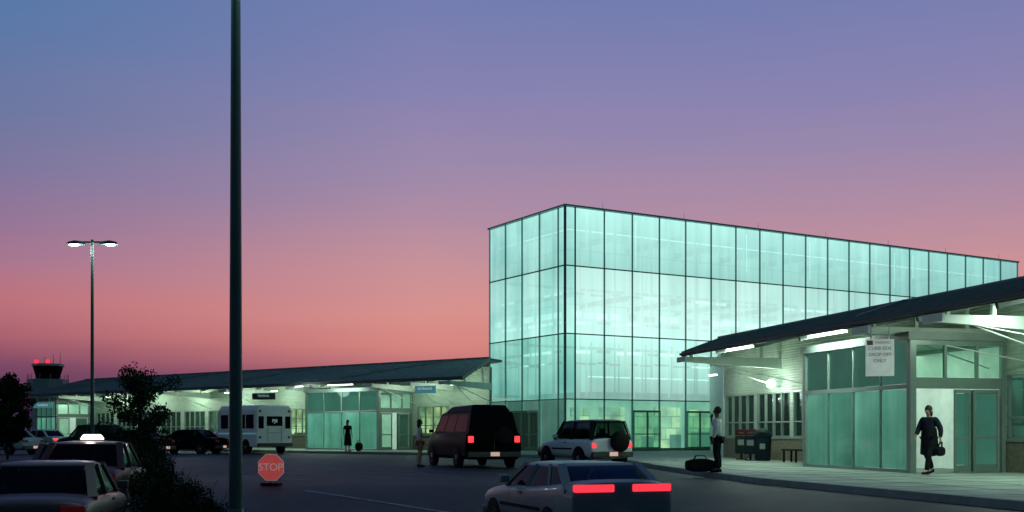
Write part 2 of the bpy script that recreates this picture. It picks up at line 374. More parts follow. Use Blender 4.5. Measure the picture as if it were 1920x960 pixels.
        for k in range(n):
            xa=a+(b-a)*k/n+.04; xb=a+(b-a)*(k+1)/n-.04
            MB().box(X(xa),X(xb),w0+.04,w0+.06,.25,2.41,'green').obj('window_pane',V)
            MB().box(X(xa),X(xb),w0+.04,w0+.06,2.55,top-.01,'greendk').obj('window_pane',V)
        for q in (a,b):
            MB().box(X(q-.01),X(q+.01),w0+.16,w1-.1,2.73,3.59,'clear').obj('window_pane',V)
        q=dside; other=a if dside==b else b
        MB().box(X(other-.01),X(other+.01),w0+.16,w1-.1,.2,2.4,'green').obj('window_pane',V)
        for (ya,yb) in ((w0+.22+1.72,w0+.22+2.5),(w0+.18+1.15,w0+.18+1.66)) if sg>0 else ((w0+.2,w0+1.15),(w0+1.7,w0+2.7)):
            mb=MB(); e=.07; qq=q+(.05 if dside==b else -.05)
            mb.box(X(qq-.02),X(qq+.02),ya,ya+e,.17,2.4,'alu'); mb.box(X(qq-.02),X(qq+.02),yb-e,yb,.17,2.4,'alu')
            mb.box(X(qq-.02),X(qq+.02),ya+e,yb-e,.17,.35,'alu'); mb.box(X(qq-.02),X(qq+.02),ya+e,yb-e,2.3,2.4,'alu'); mb.box(X(qq-.018),X(qq+.018),ya+e,yb-e,1.05,1.12,'alu')
            D=mb.obj('sliding_door',V)
            MB().box(X(qq-.005),X(qq+.005),ya+e,yb-e,.36,2.29,'greendk' if sg>0 else 'clear').obj('window_pane',D)
        mb=MB(); mb.box(X(a+.2),X(b-.2),w0+.15,w1,.152,.162,'concrete'); mb.box(X(a+.1),X(b-.1),w1-.04,w1,.17,3.6,'in_white')
        mb.box(X((a+b)/2-.02),X((a+b)/2+.02) ,w0+.4,w1-.05,.17,3.5,'in_white')
        mb.box(X(dside-.3 if dside==b else dside+.3),X(dside-.26 if dside==b else dside+.26),w0+1.9,w1-.05,.17,2.4,'cladding'); mb.obj('interior_lining',V)
        area((X((a+b)/2+.8*(1 if dside==b else -1)),(w0+w1)/2,3.6),(0,0,0),2,1.5,30,(.85,1,.88),V)
    for s in beams:
        mb=MB(); zb=3.98
        mb.hexa([(X(s)-.09,-.05,zb-.06),(X(s)+.09,-.05,zb-.06),(X(s)+.09,4.0,zb-.28),(X(s)-.09,4.0,zb-.28),(X(s)-.09,-.05,zb+.12),(X(s)+.09,-.05,zb+.12),(X(s)+.09,4.0,zb+.14),(X(s)-.09,4.0,zb+.14)],'white')
        mb.box(X(s)-.40,X(s)+.40,-.12,-.04,zb-.07,zb+.12,'white')
        for q in (.3,1.6,3.2): mb.beam((X(s),q,zb),(X(s),q,zt(q)-.16),.1,.1,'white')
        mb.cyl((X(s),.9,zb-.08),(X(s),4.0,3.0),.022,.022,'white',6)
        mb.cyl((X(s),.9,zb-.08),(X(s)+sg*1.6,4.0,3.1),.018,.018,'white',6)
        mb.obj('canopy_bracket',T)
    for (s,w,z,p) in lights:
        MB().box(X(s)-.3,X(s)+.3,w-.06,w+.06,z-.03,z+.03,'tube').obj('ceiling_light',T)
        point((X(s),w-.02,z-.16),p,parent=T)
    for (s,w,ln,p) in downs:
        z=zt(w)-.30
        MB().box(X(s)-ln/2,X(s)+ln/2,w-.09,w+.09,z,z+.07,'tube').obj('ceiling_light',T)
        area((X(s),w,z-.02),(0,0,0),ln,.18,p,(.8,1,.84),T)
    return T
WR=wing('low terminal wing with sloped metal canopy and green glass entrance',OR,angR,1,-1.62,30,[(7.5,13.1,13.1)],[0.1,12.5,15.7,22],-5,
     [(6.2,2.6,3.9,30),(14.8,2.2,4.05,40),(-3,2.6,3.6,60)],[(3.5,.6,2.4,120),(9.5,.5,2.4,130),(17.5,1.6,3.0,140),(21.5,1.2,3,140)],[(7.5,13.1)],'in_cool')
lw=MB().sphere((.1,3.62,3.12),.17,'lampglow',16,10).obj('wall_lamp',WR,smooth=True); point((.1,3.2,3.05),110,(.88,1,.84),.17,WR)
WL=wing('long low terminal wing with sloped metal canopy beyond the glass hall',OL,angL,-1,.49,48,[(7.5,13.9,7.5),(44,47,44)],[1.2,4.2,7.3,14.2,21,28,35,42],1.35,
     [(2.6,2.4,4.0,80),(5.6,2.4,4.0,80),(15.4,2.6,4.0,80),(19,2.6,4.0,110),(24,2.6,4.0,140),(29,2.6,4.0,170),(34,2.6,4.0,120),(39,2.6,4.0,180),(44,2.6,4.0,120)],[(10,.4,2.4,90)],[(7.5,13.9)],'in_warm')
invL=(Matrix.Translation(OL)@Matrix.Rotation(angL,4,'Z')).inverted(); invR=(Matrix.Translation(OR)@Matrix.Rotation(angR,4,'Z')).inverted()
a=LW(1.35,4.1); b=(-1.40,69.2); o=MB().beam((a[0],a[1],2.6),(b[0],b[1],2.6),.2,4.9,'siding').obj('side_wall',WL); o.matrix_parent_inverse=invL
a=RW(-5,4.1); b=(12.1,66.9); o=MB().beam((a[0],a[1],2.6),(b[0],b[1],2.6),.2,4.9,'white').obj('side_wall',WR); o.matrix_parent_inverse=invR
P=[(9.6,48.2),(12.2,66.8),(28,76),(24,56)]; o=MB().loft([[(x,y,5.0) for x,y in P],[(x,y,5.15) for x,y in P]],'roof').obj('connector_roof',WR); o.matrix_parent_inverse=invR

# ---------------------------------------------------------------- glass hall
angT=math.atan2(.5125,.8587)
H=thing('glass_hall','tall glowing aqua glass hall with gridded curtain wall','building',(3.0,62,0),angT)
LX=.65+20*2.0; LY=.7+4*1.95
zs=[.15,3.11,6.80,10.63,13.95]
xs_=[0,.65]+[.65+2.0*i for i in range(1,21)]; ys_=[0,.7]+[.7+1.95*i for i in range(1,5)]
mats=['g4','g3','g2','g1']; hm=['g4','h3','h2','h1']
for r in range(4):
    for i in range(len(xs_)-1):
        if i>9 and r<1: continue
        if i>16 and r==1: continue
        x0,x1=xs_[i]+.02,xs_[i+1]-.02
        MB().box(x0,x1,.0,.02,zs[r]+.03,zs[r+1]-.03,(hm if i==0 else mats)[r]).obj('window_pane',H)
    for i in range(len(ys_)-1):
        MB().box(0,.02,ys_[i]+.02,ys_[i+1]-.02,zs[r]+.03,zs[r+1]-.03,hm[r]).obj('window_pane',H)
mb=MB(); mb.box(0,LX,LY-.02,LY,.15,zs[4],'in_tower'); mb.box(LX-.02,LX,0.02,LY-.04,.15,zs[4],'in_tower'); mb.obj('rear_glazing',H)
mb=MB()
for i,x in enumerate(xs_):
    w=.020 if i>1 else .04
    mb.box(x-w,x+w,-.05,.035,.15,zs[4],'towerframe')
    if i>1: mb.box(x-.032,x+.032,-.09,-.05,.15,zs[4],'towerfin')
for i,y in enumerate(ys_):
    w=.020 if i>1 else .04
    mb.box(-.05,.035,y-w+(0.0 if i else .06),y+w+(0 if i else .06),.15,zs[4],'towerframe')
    if i>1: mb.box(-.09,-.05,y-.028,y+.028,.15,zs[4],'towerfin')
for z in zs[1:4]:
    mb.box(-.10,LX,-.10,.03,z-.03,z+.03,'towerframe'); mb.box(-.10,.03,.04,LY,z-.03,z+.03,'towerframe')
mb.box(-.16,LX+.1,-.16,.05,zs[4],zs[4]+.10,'towerfin'); mb.box(-.16,.05,.051,LY+.1,zs[4]+.001,zs[4]+.099,'towerfin')
mb.box(-.1,LX,-.1,.04,.15,.3,'alu'); mb.box(-.1,.04,.05,LY,.15,.3,'alu')
mb.obj('curtain_wall_frame',H)
mb=MB()
for x in xs_[1:]: mb.box(x-.06,x+.06,LY-.2,LY-.05,.15,zs[4],'slatdim')
for z in (2.9,3.5,6.8,10.63): mb.box(.2,LX,LY-.22,LY-.04,z-.08,z+.08,'slatdim')
mb.obj('rear_frame',H)
mb=MB(); mb.box(0.05,LX,.05,LY,zs[4]-.04,zs[4]+.08,'white')
for i in range(1,20,3): mb.cyl((.65+2*i,.1,zs[4]+.08),(.65+2*i,.1,zs[4]+.5),.012,.008,'towerframe',5)
mb.obj('roof',H)
mb=MB()
for i in range(0,20,2):
    x=1.65+2*i
    for y in (1.3,LY-1.3): mb.cyl((x,y,.16),(x,y,13.8),.18,.16,'in_white',10)
    mb.beam((x,1.3,9.3),(x,LY-1.3,9.3),.12,.3,'slatdark')
    mb.beam((x,1.3,13.2),(x,LY-1.3,13.2),.12,.4,'slatdark')
mb.obj('interior_column',H)
mb=MB(); rr=random.Random(3)
for z,h in ((9.15,.13),(7.95,.34),(7.50,.16),(5.85,.16),(5.2,.10)):
    x=.9
    while x<LX-2:
        l=rr.uniform(.35,1.3); q=rr.random(); lift=rr.uniform(-.05,.05)
        mb.box(x,x+l,.30,.36,z-h/2+lift,z+h/2+lift,'slatdark' if q<.55 else 'slatlit'); x+=l+rr.uniform(.1,.7)
    y=.9
    while y<LY-.8:
        l=rr.uniform(.35,1.1); q=rr.random(); mb.box(.30,.36,y,y+l,z-h/2,z+h/2,'slatdark' if q<.35 else 'slatlit'); y+=l+rr.uniform(.1,.5)
mb.obj('interior_louvre',H)
mb=MB()
for z,k in ((12.75,'slatlit'),(11.6,'slatdim'),(8.5,'slatdim')): mb.box(.5,LX,.5,.54,z,z+.07,k); mb.box(.5,.54,.55,LY,z,z+.07,k)
for i in range(20):
    x=.65+2*i
    mb.box(x+.96,x+1.04,.28,.34,3.3,13.8,'slatdim' if i%3 else 'in_white')
    for _ in range(2):
        if rr.random()<.7: xx=x+rr.uniform(.3,1.6); mb.box(xx,xx+.05,.4,.45,rr.uniform(10.7,12.2),13.7,'slatdark' if rr.random()<.6 else 'slatlit')
for i in range(4): y=.7+1.95*i+.95; mb.box(.28,.34,y,y+.07,3.3,13.8,'slatdim')
mb.box(0.1,LX,.1,LY-.1,.153,.17,'concrete'); mb.box(2.5,LX,1.2,LY-.3,3.35,3.6,'slatdim')
mb.obj('interior_frame',H)
mb=MB()
mb.box(2.5,LX-2,1.3,1.36,3.62,4.45,'in_white'); mb.box(2.5,LX-2,1.28,1.40,4.45,4.52,'slatlit')
x=2.6
while x<LX-3: mb.box(x,x+.08,1.24,1.29,3.62,6.5,'slatdim'); x+=1.0
mb.obj('balcony',H)
mb=MB()
x=3.2
while x<26:
    w=rr.uniform(1.2,2.6); mb.box(x,x+w,4.2,4.3,.17,rr.uniform(2.3,2.9),'in_warm'); x+=w+rr.uniform(.2,.9)
mb.box(1.5,30,6.4,6.5,.17,3.3,'in_white')
x=2
while x<26: h=rr.uniform(.9,1.6); mb.box(x,x+rr.uniform(.4,1.2),2.6,3.2,.17,h,rr.choice(['slatdark','cladding','siding'])); x+=rr.uniform(1.2,2.6)
mb.obj('interior_wall',H)
def hall_door(x,front):
    mb=MB()
    if front:
        for q in (x,x+.97,x+1.03,x+1.94): mb.box(q,q+.06,-.18,-.135,.2,2.4,'alu')
        mb.box(x,x+2,-.18,-.135,2.4,2.52,'alu'); mb.box(x+.06,x+1.94,-.178,-.138,.2,.36,'alu'); mb.box(x+.06,x+1.94,-.178,-.138,1.1,1.16,'alu')
        D=mb.obj('door',H); MB().box(x+.06,x+1.94,-.165,-.158,.36,2.4,'clear').obj('window_pane',D)
    else:
        for q in (x,x+.92,x+.98,x+1.84): mb.box(-.18,-.135,q,q+.06,.2,2.4,'alu')
        mb.box(-.18,-.135,x,x+1.9,2.4,2.52,'alu'); mb.box(-.178,-.138,x+.06,x+1.84,.2,.36,'alu'); mb.box(-.178,-.138,x+.06,x+1.84,1.1,1.16,'alu')
        D=mb.obj('door',H); MB().box(-.165,-.158,x+.06,x+1.84,.36,2.4,'clear').obj('window_pane',D)
hall_door(4.65,True); hall_door(8.65,True); hall_door(2.65,False); hall_door(4.6,False)
area((8,4,13.1),(0,0,0),12,5,300,(.75,1,.97),H); area((26,4,13.1),(0,0,0),14,5,150,(.75,1,.97),H)
area((8,3.5,3.2),(0,0,0),9,3,130,(.9,1,.75),H)

# ---------------------------------------------------------------- lamps and poles
T=thing('light_pole','tall dark green steel light pole standing beside the hedge','lamp post',(px(442,18),18,g(px(442,18),18)))
mb=MB(); mb.cyl((0,0,0),(0,0,11.5),.115,.065,'pole',32); mb.obj('pole',T,smooth=True)
mb=MB(); mb.cyl((0,0,-.05),(0,0,.5),.26,.26,'concrete',20); mb.cyl((0,0,.5),(0,0,.53),.2,.2,'pole',16); mb.cyl((0,0,.53),(0,0,.62),.14,.12,'pole',16); mb.obj('base',T)
mb=MB()
for sx in (-1,1): mb.beam((0,0,11.4),(sx*.7,0,11.5),.06,.06,'pole'); mb.box(sx*.6,sx*1.3,-.18,.18,11.42,11.6,'pole')
mb.obj('lamp_head',T,bevel=.02)
for sx in (-1,1):
    MB().box(sx*.68,sx*1.22,-.12,.12,11.39,11.41,'lampglow').obj('lamp_lens',T); point((sx*.95,-.1,11.2),260,(.7,1,.9),.15,T)
T=thing('street_lamp','twin headed street lamp glowing over the parked cars','lamp post',(px(173,46),46,-.05))
mb=MB(); mb.cyl((0,0,0),(0,0,9.15),.085,.055,'pole',16); mb.cyl((0,0,9.1),(0,0,9.32),.06,.05,'pole',12); mb.obj('pole',T,smooth=True)
mb=MB(); mb.cyl((0,0,0),(0,0,.45),.2,.2,'concrete',16); mb.obj('base',T)
mb=MB(); mb.beam((-.45,0,9.22),(.45,0,9.22),.07,.06,'pole'); mb.obj('arm',T)
for sx in (-1,1):
    mb=MB(); rings=[]
    for (q,w,h) in ((.30,.07,.06),(.42,.15,.13),(.72,.19,.17),(.98,.16,.12),(1.06,.07,.05)):
        rings.append([(sx*q,-w,9.12),(sx*q,w,9.12),(sx*q,w*.8,9.12+h*.7),(sx*q,w*.3,9.12+h),(sx*q,-w*.3,9.12+h),(sx*q,-w*.8,9.12+h*.7)])
    mb.loft(rings,'pole'); h=mb.obj('lamp_head',T,smooth=True)
    MB().sphere((sx*.76,0,9.11),1,'lampglow',12,6,(.22,.13,.06)).obj('lamp_lens',h,smooth=True)
    point((sx*.76,0,8.95),150,(.8,1,.9),.15,T)

# ---------------------------------------------------------------- control tower
T=thing('control_tower','distant airport control tower with red beacon light','control tower',(px(90,250),250,0)); T.scale=(1.2,1.2,1.06)
og=lambda z,r:[(math.cos(a)*r,math.sin(a)*r,z) for a in [math.pi*(k+.5)/4 for k in range(8)]]
mb=MB(); mb.loft([og(0,3.0),og(9.8,3.0),og(9.9,3.7),og(12.4,3.7)],'siding'); mb.obj('shaft',T)
mb=MB(); mb.loft([og(12.4,2.0),og(15.2,2.7)],'carglassdk'); mb.obj('cab',T)
mb=MB(); mb.loft([og(15.2,2.9),og(15.7,2.8)],'siding')
for q in (-2,-.6,1,2.3): mb.cyl((q,0,15.7),(q,0,17.6+q*.3),.06,.03,'fascia',5)
for k in range(12): a=math.pi*k/6; mb.cyl((math.cos(a)*3.6,math.sin(a)*3.6,12.4),(math.cos(a)*3.6,math.sin(a)*3.6,13.5),.06,.06,'alu',4)
mb.obj('roof',T)
for q in (-1.2,.9): MB().sphere((q,-2.3,16.1),.48,'tailhot',8,6).obj('beacon',T)

# ---------------------------------------------------------------- vehicles
def carpaint(name,col,rough=.4,metal=.0,coat=.10,spec=.25): M[name]=mat(name,col,rough,metal=metal,var=.05,coat=coat,spec=spec); return name
carpaint('p_black',(.004,.005,.006),.5,0,0,.04); carpaint('p_white',(.80,.90,.94)); carpaint('p_silver',(.14,.19,.22)); carpaint('p_maroon',(.05,.022,.028)); carpaint('p_mauve',(.08,.062,.07)); carpaint('p_rose',(.085,.06,.066))
carpaint('p_dark',(.012,.016,.018),.4,0,0,.08); carpaint('p_green',(.35,.50,.46)); carpaint('p_buswhite',(.85,.94,.90),.5)
def pane(A,B,C,D,u0,u1,v0,v1,off,k,name,par):
    A,B,C,D=[Vector(p) for p in (A,B,C,D)]
    def P(u,v): return (A*(1-u)+B*u)*(1-v)+(D*(1-u)+C*u)*v
    n=(B-A).cross(D-A).normalized()*off
    q=[P(u0,v0),P(u1,v0),P(u1,v1),P(u0,v1)]
    mb=MB(); mb.hexa([p-n for p in q]+[p+n for p in q],k); return mb.obj(name,par)
def wheel(x,y,r,side,par):
    mb=MB()
    mb.loft([[(x+side*dx,y+rr_*math.cos(a),r+rr_*math.sin(a)) for a in [2*math.pi*k/24 for k in range(24)]] for dx,rr_ in ((-.2,r*.9),(-.18,r),(-.02,r),(0,r*.93),(0.0,r*.64))],'black')
    W_=mb.obj('wheel',par,smooth=True)
    mb=MB(); mb.loft([[(x+side*dx,y+rr_*math.cos(a),r+rr_*math.sin(a)) for a in [2*math.pi*k/16 for k in range(16)]] for dx,rr_ in ((-.03,r*.63),(.004,r*.62),(-.02,r*.5),(.01,r*.15))],'rim'); mb.obj('rim',W_,smooth=True)
def car(label,cat,loc,th,paint,L=4.5,W=1.75,Hh=1.42,zb=.22,hood=.88,belt=.92,trunk=.95,yw=.85,yr0=.25,yr1=-.95,yg=-1.55,wr=.31,tail='taildim',tw=.34,tht=.14,tz=.74,group=None,spare=False,roofpaint=None,plate=True,sidecuts=(.0,.5,1.0),taxi=False,name='parked_car',solid=False,drop=.14):
    T=thing(name,label,cat,loc,th,group)
    f=L/2; hw=W/2
    def ring(y,zt,w,zlo=zb):
        return [(-w*.86,y,zlo),(-w*.985,y,zlo+.12),(-w,y,(zlo+zt)/2+.05),(-w*.975,y,zt-.12),(-w*.92,y,zt-.025),(-w*.45,y,zt+.012),(w*.45,y,zt+.012),(w*.92,y,zt-.025),(w*.975,y,zt-.12),(w,y,(zlo+zt)/2+.05),(w*.985,y,zlo+.12),(w*.86,y,zlo)]
    mb=MB()
    rr_=[ring(f,hood-.26,hw*.78,zb+.12),ring(f-.04,hood-.20,hw*.86,zb+.06),ring(f-.12,hood-.14,hw*.92,zb+.02),ring(f-.32,hood-.08,hw*.965),ring(f-.75,hood-.03,hw*.99),ring(yw,belt,hw),ring((yw+yg)/2,belt+.005,hw),ring(yg,trunk,hw*.995),ring(-f+.35,trunk-.015,hw*.985),ring(-f+.10,trunk-.05,hw*.965),ring(-f+.02,trunk-drop*.8,hw*.95,zb+.05),ring(-f,trunk-drop,hw*.93,zb+.08)]
    mb.loft(rr_,paint); mb.obj('body',T,smooth=True,sub=0 if solid else 1)
    bw=hw*.90; tw_=hw*.74; zr=Hh; z0=min(belt,trunk)-.05
    b=[(-bw,yw+.03,z0),(bw,yw+.03,z0),(bw,yg-.03,z0),(-bw,yg-.03,z0)]
    t=[(-tw_,yr0,zr-.05),(tw_,yr0,zr-.05),(tw_,yr1,zr-.04),(-tw_,yr1,zr-.04)]
    rp=roofpaint or paint
    mid=[(-tw_*.88,yr0-.15,zr-.01),(tw_*.88,yr0-.15,zr-.01),(tw_*.88,yr1+.15,zr),(-tw_*.88,yr1+.15,zr)]
    mid2=[(-tw_*.5,yr0-.35,zr+.015),(tw_*.5,yr0-.35,zr+.015),(tw_*.5,yr1+.3,zr+.02),(-tw_*.5,yr1+.3,zr+.02)]
    low=[(x*1.015,y*1.0,z-.05) for x,y,z in t]
    mb=MB()
    if solid: mb.loft([[b[3],b[2],b[1],b[0]],[t[3],t[2],t[1],t[0]],[mid[3],mid[2],mid[1],mid[0]]],rp)
    else: mb.loft([[q[3],q[2],q[1],q[0]] for q in (low,t,mid,mid2)],rp)
    mb.obj('roof',T,bevel=.025,seg=3)
    G='carglassdk' if solid else 'carglass'
    if not solid:
        for i in range(4): MB().beam(b[i],t[i],.09 if i<2 else .14,.07,rp).obj('window_pillar',T)
        for side in (0,1):
            B0,B1,T0,T1=(b[0],b[3],t[0],t[3]) if side==0 else (b[1],b[2],t[1],t[2])
            for c_ in sidecuts[1:-1]: MB().beam(Vector(B0).lerp(Vector(B1),c_),Vector(T0).lerp(Vector(T1),c_),.05,.08,rp).obj('window_pillar',T)
        ym=(yw+yg)/2
        for sx in (-1,1):
            mb=MB(); mb.box(sx*.16,sx*.6,ym-.15,ym-.02,zb+.2,z0+.22,'cabin'); mb.box(sx*.27,sx*.48,ym-.14,ym-.04,z0+.2201,z0+.38,'cabin'); mb.obj('seat',T,bevel=.03)
        MB().box(-.6,.6,yg+.35,yg+.45,zb+.2,z0+.14,'cabin').obj('seat',T,bevel=.03); MB().box(-.55,.55,yw-.35,yw-.05,z0-.1,z0+.05,'cabin').obj('dashboard',T,bevel=.03)
    v0=.12 if solid else .04; v1=.9 if solid else .96
    pane(b[1],b[0],t[0],t[1],.05,.95,v0,v1,.008,G,'windshield',T)
    pane(b[3],b[2],t[2],t[3],.07,.93,v0,v1-.02,.008,G,'rear_window',T)
    for sd in (0,1):
        q=(b[0],b[3],t[3],t[0]) if sd==0 else (b[2],b[1],t[1],t[2])
        cuts=sidecuts if sd==0 else [1-c for c in reversed(sidecuts)]
        for c0,c1 in zip(cuts[:-1],cuts[1:]):
            pane(*q,c0*.9+.05+.012,c1*.9+.05-.012,v0,v1,.006,G,'side_window',T)
    for sx in (-1,1):
        for y in (f-L*.19,-f+L*.21):
            MB().cyl((sx*(hw-.08),y,wr),(sx*(hw+.004),y,wr),wr*1.16,wr*1.14,'black',24).obj('wheel_arch',T)
            wheel(sx*(hw+.02),y,wr,sx,T)
        MB().box(sx*(hw*.92-tw),sx*(hw*.92),-f-.02,-f+.08,tz-tht/2,tz+tht/2,tail).obj('tail_light',T,bevel=.02)
        MB().box(sx*(hw*.86-.34),sx*(hw*.86),f-.12,f+.01,hood-.38,hood-.26,'headlamp').obj('headlight',T,bevel=.015)
        MB().box(sx*(hw-.02),sx*(hw+.15),yw-.32,yw-.22,belt+.0,belt+.13,paint).obj('side_mirror',T,bevel=.02)
        mb=MB(); mb.box(sx*(hw-.03),sx*(hw+.006),yw-.9,yw-.76,belt-.16,belt-.13,'chrome'); mb.box(sx*(hw-.03),sx*(hw+.004),-f+L*.21+wr*1.2,f-L*.19-wr*1.2,(zb+belt)/2-.03,(zb+belt)/2+.02,'black'); mb.obj('side_trim',T)
    MB().box(-hw*.93,hw*.93,-f-.09,-f+.1,zb+.08,zb+.27,'fascia').obj('rear_bumper',T,bevel=.03)
    MB().box(-hw*.90,hw*.90,f-.1,f+.08,zb+.06,zb+.26,'fascia').obj('front_bumper',T,bevel=.03)
    if plate: MB().box(-.16,.16,-f-.115,-f-.09,zb+.12,zb+.26,'plate').obj('licence_plate',T)
    if spare:
        MB().loft([[(rr2*math.cos(a)+spare[0],-f-dy,spare[1]+rr2*math.sin(a)) for a in [2*math.pi*k/24 for k in range(24)]] for dy,rr2 in ((0,.30),(.03,.34),(.17,.34),(.21,.29),(.21,.05))],'black').obj('spare_wheel',T,smooth=True)
    if taxi:
        MB().box(-.28,.28,-.42,-.20,Hh+.02,Hh+.045,'black').obj('sign_base',T)
        MB().hexa([(-.25,-.40,Hh+.045),(.25,-.40,Hh+.045),(.25,-.22,Hh+.045),(-.25,-.22,Hh+.045),(-.19,-.35,Hh+.16),(.19,-.35,Hh+.16),(.19,-.27,Hh+.16),(-.19,-.27,Hh+.16)],'taxiglow').obj('roof_sign',T,bevel=.03,seg=3)
        point((0,-.62,Hh+.20),10,(1,.72,.68),.1,T)
    return T
V=car('black high roof conversion van with red tail lights lit','van',(-1.5,40.4,0),R(20),'p_black',L=5.2,W=2.05,Hh=1.98,zb=.3,hood=1.15,belt=1.22,trunk=1.24,yw=1.75,yr0=1.15,yr1=-2.38,yg=-2.52,wr=.38,tail='tail',tw=.2,tht=.22,tz=1.0,sidecuts=(0,.28,.62,1.0),name='van',solid=True,drop=.02)
MB().loft([[(-.74,.9,1.95),(.74,.9,1.95),(.74,-2.3,1.95),(-.74,-2.3,1.95)],[(-.6,.45,2.17),(.6,.45,2.17),(.6,-2.1,2.20),(-.6,-2.1,2.20)]],'p_black').obj('raised_roof',V,bevel=.07,seg=3)
MB().box(-.01,.01,-2.63,-2.6,.5,1.2,'fascia').obj('door_seam',V)
MB().loft([[(r_*math.cos(a)+.32,-2.6-dy,1.12+r_*math.sin(a)) for a in [2*math.pi*k/20 for k in range(20)]] for dy,r_ in ((0,.27),(.03,.31),(.16,.31),(.18,.26),(.18,.05))],'black').obj('spare_wheel',V,smooth=True)
car('small white two door jeep with dark soft top and spare wheel','jeep',(2.52,38.9,0),R(27),'p_white',L=3.8,W=1.72,Hh=1.66,zb=.32,hood=1.0,belt=1.04,trunk=1.06,yw=.66,yr0=.22,yr1=-1.62,yg=-1.80,wr=.36,tail='tail',tw=.16,tht=.16,tz=.80,spare=(.24,.92),roofpaint='p_dark',sidecuts=(0,.45,1.0),name='jeep',drop=.03)
car('silver hatchback driving past with wide red tail lights lit','car',(.98,19.42,-.62),R(20),'p_silver',L=4.5,W=1.82,Hh=1.36,belt=.98,trunk=1.12,hood=.93,yg=-1.95,yr1=-1.35,tail='tailhot',tw=.68,tht=.12,tz=.99,name='moving_car',drop=.05,sidecuts=(0,.36,.7,1.0))
gp='cars parked in the car park'
def gl(x,y): return (x,y,g(x,y))
car('dull rose saloon car parked beside the hedge','car',gl(-7.45,18.0),R(12),'p_rose',L=4.7,W=1.82,Hh=1.40,group=gp)
car('maroon saloon taxi with glowing roof sign','taxi',gl(-9.3,24.6),R(10),'p_maroon',L=4.7,W=1.82,Hh=1.44,group=gp,taxi=True)
car('mauve saloon car parked behind the taxi','car',gl(-12.3,31),R(12),'p_mauve',L=4.6,W=1.78,Hh=1.5,group=gp)
car('pale green estate car parked near the terminal','car',(px(78,80),80,0),R(62),'p_green',L=4.4,W=1.7,Hh=1.42,group=gp,tail='tail')
car('dark jeep parked near the terminal','jeep',(px(170,66),66,0),R(65),'p_dark',L=4.0,W=1.7,Hh=1.7,zb=.35,hood=1.0,belt=1.05,trunk=1.08,yg=-1.9,yr1=-1.7,wr=.36,group=gp)
car('pale green car parked near the terminal','car',(px(5,62),62,0),R(70),'p_green',L=4.5,group=gp)
car('black saloon car parked by the shuttle bus','car',(px(352,64),64,0),R(75),'p_black',L=4.6,Hh=1.4,group=gp)
car('dark saloon car parked near the small tree','car',(px(245,60),60,0),R(75),'p_dark',L=4.4,Hh=1.38,group=gp)
# shuttle bus
T=thing('shuttle_bus','white shuttle bus with dark windows parked at the kerb','bus',(-15.6,65.4,0),R(43))
L_=5.8; W_=2.35; f=L_/2; hw=W_/2
mb=MB()
def br(y,zl,zt_,w): return [(-w,y,zl),(-w,y,zt_-.25),(-w*.86,y,zt_),(w*.86,y,zt_),(w,y,zt_-.25),(w,y,zl)]
mb.loft([br(-f,.45,2.72,hw*.98),br(-f+.1,.40,2.78,hw),br(f-1.5,.4,2.78,hw),br(f-1.2,.4,2.65,hw*.97)],'p_buswhite'); mb.obj('body',T,bevel=.05)
mb=MB(); mb.loft([br(f-1.3,.4,2.2,hw*.88),br(f-.85,.4,1.45,hw*.86),br(f-.1,.4,1.25,hw*.8),br(f,.5,1.1,hw*.72)],'p_buswhite'); mb.obj('cab',T,bevel=.05)
for sx in (-1,1):
    for k in range(4):
        y=-f+.3+k*.98; MB().box(sx*(hw-.01),sx*(hw+.015),y,y+.85,1.45,2.25,'carglassdk').obj('side_window',T)
    for k,z in enumerate((.95,2.45)): MB().box(sx*(hw-.30),sx*(hw-.16),-f-.02,-f+.02,z-.06,z+.06,'taildim').obj('tail_light',T)
    MB().box(sx*(hw*.60),sx*(hw*.88),-f-.015,-f+.02,1.45,2.15,'carglassdk').obj('rear_window',T)
    for y in (-f+1.2,f-.85):
        MB().cyl((sx*(hw-.1),y,.4),(sx*(hw+.005),y,.4),.46,.45,'black',20).obj('wheel_arch',T); wheel(sx*(hw+.02),y,.39,sx,T)
MB().box(-hw-.012,hw+.012,-f+.06,f-1.4,1.12,1.20,'signblue').obj('side_stripe',T)
MB().box(-.50,.50,-f-.02,-f+.02,1.6,2.15,'carglassdk').obj('rear_window',T)
MB().box(-hw*.95,hw*.95,-f-.14,-f,.42,.62,'fascia').obj('rear_bumper',T,bevel=.02)
mb=MB(); mb.box(-.43,.43,-f-.012,-f+.01,1.2,1.215,'fascia'); mb.box(-.45,-.435,-f-.012,-f+.01,.7,1.5,'fascia'); mb.box(.435,.45,-f-.012,-f+.01,.7,1.5,'fascia'); mb.obj('rear_door_seam',T)
text('PJ8',.28,(0,-f-.03,1.88),(R(90),0,0),'textglow',T)
bl=point((-12.5,-.8,3.9),120,(.85,1,.92),.4,WL)
MB().box(-12.8,-12.2,-.86,-.74,4.02,4.07,'tube').obj('ceiling_light',WL)

